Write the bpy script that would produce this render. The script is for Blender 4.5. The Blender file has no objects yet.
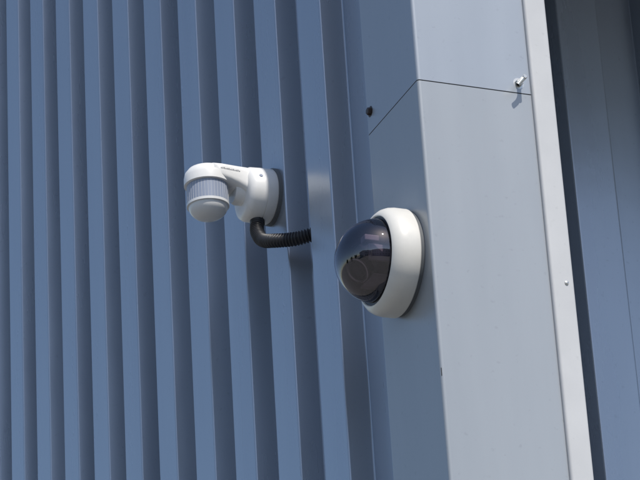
import bpy, math, random, bmesh
from mathutils import Vector, Matrix
random.seed(3)
sc=bpy.context.scene
sc.view_settings.view_transform='Standard'; sc.view_settings.look='None'; sc.view_settings.exposure=0
def link(o,parent=None):
    bpy.context.collection.objects.link(o)
    if parent: o.parent=parent
    return o
def empty(name,loc=(0,0,0)):
    e=bpy.data.objects.new(name,None); e.empty_display_size=.05; link(e); return e
def mesh_obj(name,verts,faces,mat,parent=None,smooth=False):
    me=bpy.data.meshes.new(name); me.from_pydata([tuple(v) for v in verts],[],faces); me.update()
    bm=bmesh.new(); bm.from_mesh(me); bmesh.ops.recalc_face_normals(bm,faces=bm.faces); bm.to_mesh(me); bm.free()
    if smooth:
        for p in me.polygons: p.use_smooth=True
    me.materials.append(mat); return link(bpy.data.objects.new(name,me),parent)
# ---------- materials
def mat(name,col,rough=.5,metal=0,spec=.5,var=0,vscale=6,bump=0,bscale=60,coat=0,vcol=None,streak=False,speck=False):
    m=bpy.data.materials.new(name); m.use_nodes=True; nt=m.node_tree; N=nt.nodes; L=nt.links
    b=N["Principled BSDF"]; b.inputs["Base Color"].default_value=(*col,1); b.inputs["Roughness"].default_value=rough
    b.inputs["Metallic"].default_value=metal; b.inputs["Specular IOR Level"].default_value=spec; b.inputs["Coat Weight"].default_value=coat
    tc=N.new("ShaderNodeTexCoord")
    if var:
        mp=N.new("ShaderNodeMapping"); L.new(tc.outputs["Object"],mp.inputs[0])
        if streak: mp.inputs["Scale"].default_value=(1,1,.12)
        n=N.new("ShaderNodeTexNoise"); n.inputs["Scale"].default_value=vscale; n.inputs["Detail"].default_value=6; n.inputs["Roughness"].default_value=.6
        L.new(mp.outputs[0],n.inputs[0])
        r=N.new("ShaderNodeMapRange"); r.inputs[1].default_value=.3; r.inputs[2].default_value=.7; L.new(n.outputs[0],r.inputs[0])
        mx=N.new("ShaderNodeMix"); mx.data_type='RGBA'; L.new(r.outputs[0],mx.inputs[0])
        a=tuple(c*(1-var) for c in col); c2=vcol or tuple(min(1,c*(1+var)) for c in col)
        mx.inputs[6].default_value=(*a,1); mx.inputs[7].default_value=(*c2,1); last=mx.outputs[2]
        if speck:
            vn=N.new("ShaderNodeTexNoise"); vn.inputs["Scale"].default_value=95; vn.inputs["Detail"].default_value=3; L.new(tc.outputs["Object"],vn.inputs[0])
            rr=N.new("ShaderNodeMapRange"); rr.inputs[1].default_value=.66; rr.inputs[2].default_value=.74; rr.inputs[4].default_value=.35; L.new(vn.outputs[0],rr.inputs[0])
            m2=N.new("ShaderNodeMix"); m2.data_type='RGBA'; L.new(rr.outputs[0],m2.inputs[0]); L.new(last,m2.inputs[6]); m2.inputs[7].default_value=(*[c*.72 for c in col],1); last=m2.outputs[2]
        L.new(last,b.inputs["Base Color"])
        r2=N.new("ShaderNodeMapRange"); r2.inputs[1].default_value=.3; r2.inputs[2].default_value=.7; r2.inputs[3].default_value=rough*.88; r2.inputs[4].default_value=min(1,rough*1.12)
        L.new(n.outputs[0],r2.inputs[0]); L.new(r2.outputs[0],b.inputs["Roughness"])
    if bump:
        n2=N.new("ShaderNodeTexNoise"); n2.inputs["Scale"].default_value=bscale; n2.inputs["Detail"].default_value=2; L.new(tc.outputs["Object"],n2.inputs[0])
        bp=N.new("ShaderNodeBump"); bp.inputs["Strength"].default_value=1; bp.inputs["Distance"].default_value=bump; L.new(n2.outputs[0],bp.inputs["Height"]); L.new(bp.outputs[0],b.inputs["Normal"])
    return m
M_wall=mat("coated_steel_blue_grey",(.335,.38,.445),.28,.5,.9,.07,5,.0008,8,streak=True,speck=True)
M_pilU=mat("coated_steel_pillar_upper",(.33,.365,.41),.34,.25,.6,.06,4,.0005,7,streak=True,speck=True)
M_pilL=mat("coated_steel_pillar_lower",(.335,.36,.385),.34,.25,.6,.07,4,.0006,6,streak=True,speck=True)
M_trim=mat("pale_flashing",(.50,.51,.52),.4,0,.5,.05,8,speck=True)
M_dark=mat("dark_cavity",(.02,.022,.025),.8)
M_white=mat("white_plastic",(.78,.78,.765),.3,0,.5,.04,30)
M_cream=mat("cream_painted_metal",(.65,.64,.60),.33,0,.5,.05,25)
M_lensband=mat("fresnel_lens_plastic",(.27,.31,.40),.3)
M_lensw=mat("white_lens_plastic",(.68,.69,.69),.22,0,.5)
M_black=mat("black_rubber",(.018,.019,.023),.42)
M_greyplate=mat("grey_gasket",(.10,.11,.12),.6)
M_steel=mat("zinc_steel",(.55,.55,.53),.35,.9)
M_rust=mat("dark_bolt_head",(.05,.035,.03),.5,.3)
M_text=mat("grey_print",(.14,.15,.17),.5)
M_chip=mat("chipped_paint",(.75,.75,.72),.7)
M_pave=mat("asphalt_yard",(.17,.168,.16),.85,0,.3,.2,1.5,.003,60)
M_leaf=mat("leaves",(.05,.085,.03),.6,0,.3,.4,2)
M_bark=mat("bark",(.10,.075,.05),.9)
M_roof=mat("roof_membrane",(.12,.12,.13),.9)
M_rend=mat("pale_render",(.45,.44,.42),.8,0,.3,.08,2)
M_glass=mat("window_glass",(.03,.035,.04),.08)
def smoked():
    m=bpy.data.materials.new("smoked_polycarbonate"); m.use_nodes=True; N=m.node_tree.nodes; L=m.node_tree.links; N.clear()
    o=N.new("ShaderNodeOutputMaterial"); t=N.new("ShaderNodeBsdfTransparent"); t.inputs[0].default_value=(.52,.47,.54,1)
    g=N.new("ShaderNodeBsdfGlossy"); g.inputs["Roughness"].default_value=.03; g.inputs[0].default_value=(.95,.93,1,1)
    fr=N.new("ShaderNodeFresnel"); fr.inputs[0].default_value=2.0
    mx=N.new("ShaderNodeMixShader"); L.new(fr.outputs[0],mx.inputs[0]); L.new(t.outputs[0],mx.inputs[1]); L.new(g.outputs[0],mx.inputs[2]); L.new(mx.outputs[0],o.inputs[0]); return m
M_smoke=smoked()
# ---------- helpers
def strip(name,pts,z0,z1,m,parent,thick=.0012,zs=1):
    n=len(pts); V=[]; Fc=[]
    for j in range(zs+1):
        z=z0+(z1-z0)*j/zs
        V+=[(x,y,z) for x,y in pts]
    for j in range(zs):
        for i in range(n-1): a=j*n+i; Fc.append((a,a+1,a+1+n,a+n))
    me=bpy.data.meshes.new(name); me.from_pydata(V,[],Fc); me.update(); me.materials.append(m)
    o=link(bpy.data.objects.new(name,me),parent)
    if thick:
        s=o.modifiers.new("sol","SOLIDIFY"); s.thickness=thick; s.offset=-1
    return o
def fillet(pts,rad,seg=4):
    out=[pts[0]]
    for i in range(1,len(pts)-1):
        p=Vector(pts[i]); a=(Vector(pts[i-1])-p); b=(Vector(pts[i+1])-p)
        r=min(rad,a.length*.45,b.length*.45); a.normalize(); b.normalize()
        s=p+a*r; e=p+b*r
        for k in range(seg+1):
            t=k/seg; q=(1-t)**2*s+2*t*(1-t)*p+t*t*e; out.append((q.x,q.y))
    out.append(pts[-1]); return out
def box(name,lo,hi,m,parent,bev=0):
    x0,y0,z0=lo; x1,y1,z1=hi
    V=[(x,y,z) for z in(z0,z1) for y in (y0,y1) for x in (x0,x1)]
    Fc=[(0,1,3,2),(4,5,7,6),(0,1,5,4),(2,3,7,6),(0,2,6,4),(1,3,7,5)]
    o=mesh_obj(name,V,Fc,m,parent)
    if bev:
        b=o.modifiers.new("b","BEVEL"); b.width=bev; b.segments=4
        for p in o.data.polygons: p.use_smooth=True
        w=o.modifiers.new("w","WEIGHTED_NORMAL")
    return o
def lathe(name,prof,org,axis,m,parent,seg=96,smooth=True,sharp=None):
    ax=Vector(axis).normalized(); u=ax.orthogonal().normalized(); v=ax.cross(u); V=[];Fc=[]
    o0=Vector(org)
    for d,r in prof:
        for k in range(seg):
            a=2*math.pi*k/seg; V.append(o0+ax*d+(u*math.cos(a)+v*math.sin(a))*max(r,1e-5))
    for i in range(len(prof)-1):
        for k in range(seg):
            a=i*seg+k; b=i*seg+(k+1)%seg; Fc.append((a,b,b+seg,a+seg))
    o=mesh_obj(name,V,Fc,m,parent,smooth)
    if smooth:
        e=o.modifiers.new("es","EDGE_SPLIT"); e.split_angle=math.radians(38)
    return o
def tube(name,path,rad,m,parent,seg=20,ridge=0,period=0):
    P=[Vector(p) for p in path]; P=[P[0]*2-P[1]]+P+[P[-1]*2-P[-2]]; S=[]
    for i in range(1,len(P)-2):
        for k in range(60):
            t=k/60; a,b,c,d=P[i-1],P[i],P[i+1],P[i+2]
            S.append(.5*((2*b)+(c-a)*t+(2*a-5*b+4*c-d)*t*t+(3*b-a-3*c+d)*t**3))
    S.append(P[-2]); V=[];Fc=[]; dist=0; prev=None
    for i,s in enumerate(S):
        tg=(S[min(i+1,len(S)-1)]-S[max(i-1,0)]).normalized()
        if i: dist+=(s-S[i-1]).length
        if prev is None: u=tg.orthogonal().normalized()
        else: u=(prev-tg*prev.dot(tg)).normalized()
        prev=u; v=tg.cross(u)
        r=rad+(ridge*math.cos(2*math.pi*dist/period) if ridge else 0)
        for k in range(seg):
            a=2*math.pi*k/seg; V.append(s+(u*math.cos(a)+v*math.sin(a))*r)
    for i in range(len(S)-1):
        for k in range(seg):
            a=i*seg+k; b=i*seg+(k+1)%seg; Fc.append((a,b,b+seg,a+seg))
    return mesh_obj(name,V,Fc,m,parent,True)
# ---------- building
B=empty("metal_clad_building")
SE=3.50; TOP=7.0; PW=.185; PL=.19
pitch=.194; pts=[(.04,PL+.012)]
for k in range(62):
    y=.352+pitch*k
    pts+=[(.04,y-.006),(0,y),(0,y+.094),(.04,y+.1)]
pts.append((.04,y+.19)); YEND=y+.19
strip("ribbed_wall_cladding",fillet(pts,.0025,3)[::-1],.15,TOP,M_wall,B,.001)
def pil(name,z0,z1,m):
    p=fillet([(.05,PL),(0,PL),(0,0),(PW,0)],.0035,5)
    strip(name,p[::-1],z0,z1,m,B,.0015)
pil("pillar_cladding_lower",.15,SE-.0009,M_pilL); pil("pillar_cladding_upper",SE+.0009,TOP,M_pilU)
box("pillar_core",(.004,.004,.1),(PW-.004,PL-.006,TOP-.01),M_greyplate,B)
fp=fillet([(PW+.0015,.02),(PW+.0015,-.007),(PW+.036,-.007),(PW+.036,.9)],.004,5)
strip("edge_flashing",fp[::-1],.15,TOP,M_trim,B,.0012)
pts=[(PW+.037,.9)]
for k in range(40):
    x=PW+.06+pitch*k
    pts+=[(x,.9),(x+.006,.94),(x+.1,.94),(x+.106,.9)]
pts.append((x+.2,.9)); XEND=x+.2
strip("recessed_ribbed_wall",fillet(pts,.003,3)[::-1],.15,4.35,M_wall,B,.001)
box("bay_shade_canopy",(PW+.037,.0,4.35),(XEND,.96,TOP),M_wall,B,.004)  # canopy above the view, added to keep the recessed wall in shade
box("roof",(.0,.06,TOP-.05),(XEND,YEND,TOP+.02),M_roof,B)
box("roof_coping",(-.012,-.012,TOP+.02),(XEND,YEND,TOP+.12),M_trim,B,.01)
box("plinth",(.01,.02,0),(PW+.03,YEND,.15),M_greyplate,B)
box("plinth_bay",(PW+.04,.91,0),(XEND,1.2,.15),M_greyplate,B)
# small blemishes
box("corner_nick",(-.0006,-.0006,3.028),(.003,.004,3.040),M_dark,B)
lathe("rivet",[(0,.0032),(.0012,.0028),(.0018,.0015),(.002,0)],(PW+.024,-.0085,3.19),(0,-1,0),M_steel,B,20)
mesh_obj("paint_chip",[(.048,-.0006,2.915),(.056,-.0006,2.912),(.061,-.0006,2.9145),(.053,-.0006,2.9175)],[(0,1,2,3)],M_chip,B)
# ---------- bolts
def bolt(loc,axis,scale,m,stem):
    E=empty("wall_bolt"); a=Vector(axis)
    lathe("washer",[(0,0),(0,.009*scale),(.0015,.009*scale),(.0018,0)],loc,axis,m,E,32)
    lathe("hex_head",[(.0018,0),(.0018,.0062*scale),(.006*scale,.0062*scale),(.0072*scale,.005*scale),(.0072*scale,0)],loc,axis,m,E,6,False)
    if stem:
        tube("stud_hook",[Vector(loc)+a*.004,Vector(loc)+a*.016,Vector(loc)+a*.022+Vector((-.004,0,-.004)),Vector(loc)+a*.021+Vector((-.012,0,-.014))],.0031*scale,m,E,14)
        lathe("stud",[(.006*scale,.0036*scale),(stem,.0036*scale),(stem+.001,.0026*scale),(stem+.001,0)],loc,axis,m,E,20)
    return E
bolt((.166,0,3.517),(0,-1,0),1.0,M_steel,.024)
bolt((0,.176,3.535),(-1,0,0),1.0,M_rust,0)
# ---------- motion sensor
S=empty("motion_sensor"); sy=.600; sz=3.585
ax=(-1,0,0)
lathe("wall_gasket",[(0,0),(0,.049),(.006,.049),(.006,0)],(0,sy,sz),ax,M_greyplate,S)
lathe("mount_drum",[(.006,.0),(.006,.0455),(.008,.047),(.024,.047),(.0243,.0458),(.0257,.0458),(.026,.047),(.046,.046),(.052,.043),(.055,.037),(.056,.03),(.056,0)],(0,sy,sz),ax,M_white,S)
lathe("swivel_collar",[(.056,.024),(.066,.024),(.072,.021),(.073,0)],(0,sy,sz+.004),ax,M_white,S)
lathe("drum_screw",[(0,.0034),(.0008,.003),(.0008,0)],(-.036,sy-.0465*math.cos(.35),sz+.0465*math.sin(.35)),(0,-math.cos(.35),math.sin(.35)),M_lensband,S,20)
sz-=.006
hc=(-.116,sy,sz)
lathe("sensor_cap",[(.012,0),(.012,.036),(.013,.0385),(.026,.0385),(.034,.0365),(.041,.031),(.0455,.022),(.047,.010),(.0475,0)],hc,(0,0,1),M_white,S)
lathe("lens_band",[(.0125,.0345),(-.022,.0345),(-.023,.0335),(-.023,0)],hc,(0,0,1),M_lensband,S,64)
lathe("lens_collar",[(-.021,.0355),(-.0255,.0355),(-.0262,.033),(-.0262,0)],hc,(0,0,1),M_lensw,S)
prof=[(-.026,.0325)]+[(-.026-.023*math.sin(t),.0325*math.cos(t)) for t in [i*math.pi/2/14 for i in range(1,15)]]
lathe("bottom_lens",prof,hc,(0,0,1),M_lensw,S)
for i in range(40):
    a=2*math.pi*i/40
    c=Vector(hc)+Vector((math.cos(a)*.0346,math.sin(a)*.0346,-.005))
    lathe("lens_rib",[(-.0155,0),(-.0155,.0002),(.0155,.0002),(.0155,0)],c,(0,0,1),M_lensw,S,6)
secs=[( -.116,.0375,.0285,.0155),(-.10,.0365,.029,.016),(-.085,.034,.028,.0175),(-.070,.032,.026,.020),(-.055,.032,.022,.024),(-.044,.032,.020,.025)]
def arm():
    V=[];Fc=[];n=40
    for x,hw,cz,hh in secs:
        for k in range(n):
            a=2*math.pi*k/n; ca,sa=math.cos(a),math.sin(a)
            e=.5
            V.append((x,sy+hw*math.copysign(abs(ca)**e,ca),sz+cz+hh*math.copysign(abs(sa)**e,sa)))
    for i in range(len(secs)-1):
        for k in range(n):
            a=i*n+k;b=i*n+(k+1)%n; Fc.append((a,b,b+n,a+n))
    Fc.append(tuple(range(n))); Fc.append(tuple(range((len(secs)-1)*n,len(secs)*n)))
    return mesh_obj("arm",V,Fc,M_white,S,True)
arm()
def hwat(x):
    for a,b in zip(secs,secs[1:]):
        if a[0]<=x<=b[0]: t=(x-a[0])/(b[0]-a[0]); return a[1]+(b[1]-a[1])*t
    return .0375
for i in range(13):
    x=-.104+i*.0028; h=hwat(x)
    box("print_mark",(x,sy-h-.0003,sz+.0305),(x+.0016,sy-h+.002,sz+.0322+.0005*(i*7%3)),M_text,S)
sz+=.006
lathe("cable_gland",[(0,.0125),(.012,.0125),(.014,.011),(.014,0)],(-.03,sy,sz-.042),(0,0,-1),M_black,S,24)
tube("corrugated_cable",[(-.03,.600,sz-.048),(-.035,.590,sz-.072),(-.036,.565,sz-.098),(-.030,.53,sz-.114),(-.006,.502,sz-.121),(.018,.482,sz-.119),(.045,.462,sz-.114)],.0105,M_black,S,20,.0015,.0052)
# ---------- dome camera
Dm=empty("dome_security_camera"); dy=.097; dz=3.243; o=(0,dy,dz)
lathe("backplate",[(0,0),(0,.0785),(.007,.0785),(.007,0)],o,ax,M_greyplate,Dm,128)
lathe("housing",[(.0075,.0),(.0075,.0795),(.009,.0810),(.026,.0810),(.034,.0798),(.041,.0770),(.046,.0727),(.0485,.0690),(.049,.0675),(.048,.0660),(.040,.0652)],o,ax,M_cream,Dm,128)
lathe("dome_seal",[(.046,.0662),(.0475,.0655),(.0475,.0625)],o,ax,M_black,Dm,128)
r=.0628; dc=(-.044,dy,dz)
prof=[(-.004,r)]+[(r*math.sin(t),r*math.cos(t)) for t in [i*math.pi/2/40 for i in range(41)]]
lathe("smoked_dome",prof,dc,ax,M_smoke,Dm,128)
lathe("inner_tray",[(.012,.0),(.012,.030),(.014,.034),(.034,.058),(.040,.0615)],o,ax,M_black,Dm,64)
M_in=mat("inner_grey_plastic",(.42,.40,.41),.35)
M_ball=mat("charcoal_plastic",(.045,.043,.05),.3)
q=Vector((-.052,dy,dz)); la=Vector((-.75,-.25,-.62)).normalized()
prof=[(.030*math.sin(t),.030*math.cos(t)) for t in [-math.pi/2+i*math.pi/24 for i in range(25)]]
lathe("camera_ball",prof,q,la,M_ball,Dm,48)
lathe("lens_barrel",[(.022,.019),(.036,.019),(.038,.017),(.038,.014),(.034,.012),(.033,0)],q,la,M_black,Dm,48)
lathe("lens_ring",[(.035,.0192),(.0385,.0192),(.0392,.0175),(.0382,.0155)],q,la,M_steel,Dm,48)
for s in (-1,1):
    box("yoke",(-.072,dy+s*.034-.003,dz-.016),(-.014,dy+s*.034+.003,dz+.010),M_in,Dm,.002)
box("circuit_board",(-.064,dy-.030,dz-.037),(-.03,dy+.022,dz-.0335),M_in,Dm,.001)
box("bracket",(-.072,dy-.026,dz+.020),(-.04,dy-.008,dz+.030),M_in,Dm,.002)
# ---------- surroundings
g=mesh_obj("ground",[(-600,-600,0),(600,-600,0),(600,600,0),(-600,600,0)],[(0,1,2,3)],M_pave)
def reflection_tree(x,y,h):  # out-of-view trees, added as dark shapes for reflections
    E=empty("reflection_tree")
    tube("trunk",[(x,y,0),(x+.1,y,h*.3),(x-.1,y+.1,h*.6)],.16,M_bark,E,8)
    V=[];Fc=[]
    cl=[(Vector((x+random.gauss(0,h*.15),y+random.gauss(0,h*.15),h*(.2+.7*random.random()))),h*random.uniform(.1,.2)) for _ in range(30)]
    for c,rr in cl:
        for _ in range(60):
            d=Vector((random.gauss(0,1),random.gauss(0,1),random.gauss(0,.8))).normalized()*rr*random.uniform(.5,1)
            p=c+d; a=Vector((random.gauss(0,1),random.gauss(0,1),random.gauss(0,1))).normalized()*.28; b=a.orthogonal().normalized()*.2
            i=len(V); V+=[p-a,p+b,p+a,p-b]; Fc.append((i,i+1,i+2,i+3))
    mesh_obj("crown",V,Fc,M_leaf,E)
for x,y,h in [(-40,-6,7),(-43,3,8),(-39,14,7.5)]: reflection_tree(x,y,h)
def reflection_warehouse(x0,y0,x1,y1,h,face):  # out-of-view building, added to give pale reflections in the smoked dome
    W=empty("reflection_warehouse")
    box("walls",(x0,y0,0),(x1,y1,h),M_rend,W)
    box("parapet",(x0-.15,y0-.15,h),(x1+.15,y1+.15,h+.4),M_roof,W)
    n=int(((x1-x0) if face=='y' else (y1-y0))/3)
    for i in range(n):
        if face=='y':
            x=x0+.8+i*3
            box("window",(x,y1-.02,1.0 if i%3 else .02),(x+1.7,y1+.03,2.6),M_glass,W)
            box("upper_window",(x,y1-.02,3.8),(x+1.7,y1+.03,5.2),M_glass,W)
        else:
            y=y0+.8+i*3
            box("window",(x1-.02,y,1.0 if i%3 else .02),(x1+.03,y+1.7,2.6),M_glass,W)
            box("upper_window",(x1-.02,y,3.8),(x1+.03,y+1.7,5.2),M_glass,W)
reflection_warehouse(-16,-34,6,-22,6.5,'y'); reflection_warehouse(-34,-30,-22,-13,7.5,'x')
# ---------- light
sd=Vector((.7,-15,20)).normalized()
sun=bpy.data.lights.new("sun","SUN"); sun.energy=4.2; sun.angle=math.radians(.5); sun.color=(1,.945,.87)
so=link(bpy.data.objects.new("sun",sun)); so.rotation_euler=sd.to_track_quat('Z','Y').to_euler()
w=bpy.data.worlds.new("World"); sc.world=w; w.use_nodes=True; N=w.node_tree.nodes
s=N.new("ShaderNodeTexSky"); s.sky_type='NISHITA'; s.sun_disc=False; s.sun_elevation=math.asin(sd.z); s.sun_rotation=math.atan2(sd.x,sd.y)
w.node_tree.links.new(s.outputs[0],N["Background"].inputs[0]); N["Background"].inputs[1].default_value=.15
# ---------- camera
f=2800.0
th=math.radians(23); ph=math.radians(24.5); ro=math.radians(3.6)
F=Vector((math.sin(th)*math.cos(ph), math.cos(th)*math.cos(ph), math.sin(ph)))
R0=Vector((math.cos(th),-math.sin(th),0)); U0=R0.cross(F)
R=R0*math.cos(ro)-U0*math.sin(ro); U=U0*math.cos(ro)+R0*math.sin(ro)
cd=bpy.data.cameras.new("camera"); co=link(bpy.data.objects.new("camera",cd))
cd.sensor_width=36; cd.lens=f/640*36; cd.clip_start=.05; cd.clip_end=3000
Mx=Matrix.Identity(4)
for i in range(3): Mx[i][0]=R[i]; Mx[i][1]=U[i]; Mx[i][2]=-F[i]
Mx.translation=Vector((-1.5858,-3.3268,1.572)); co.matrix_world=Mx
sc.camera=co
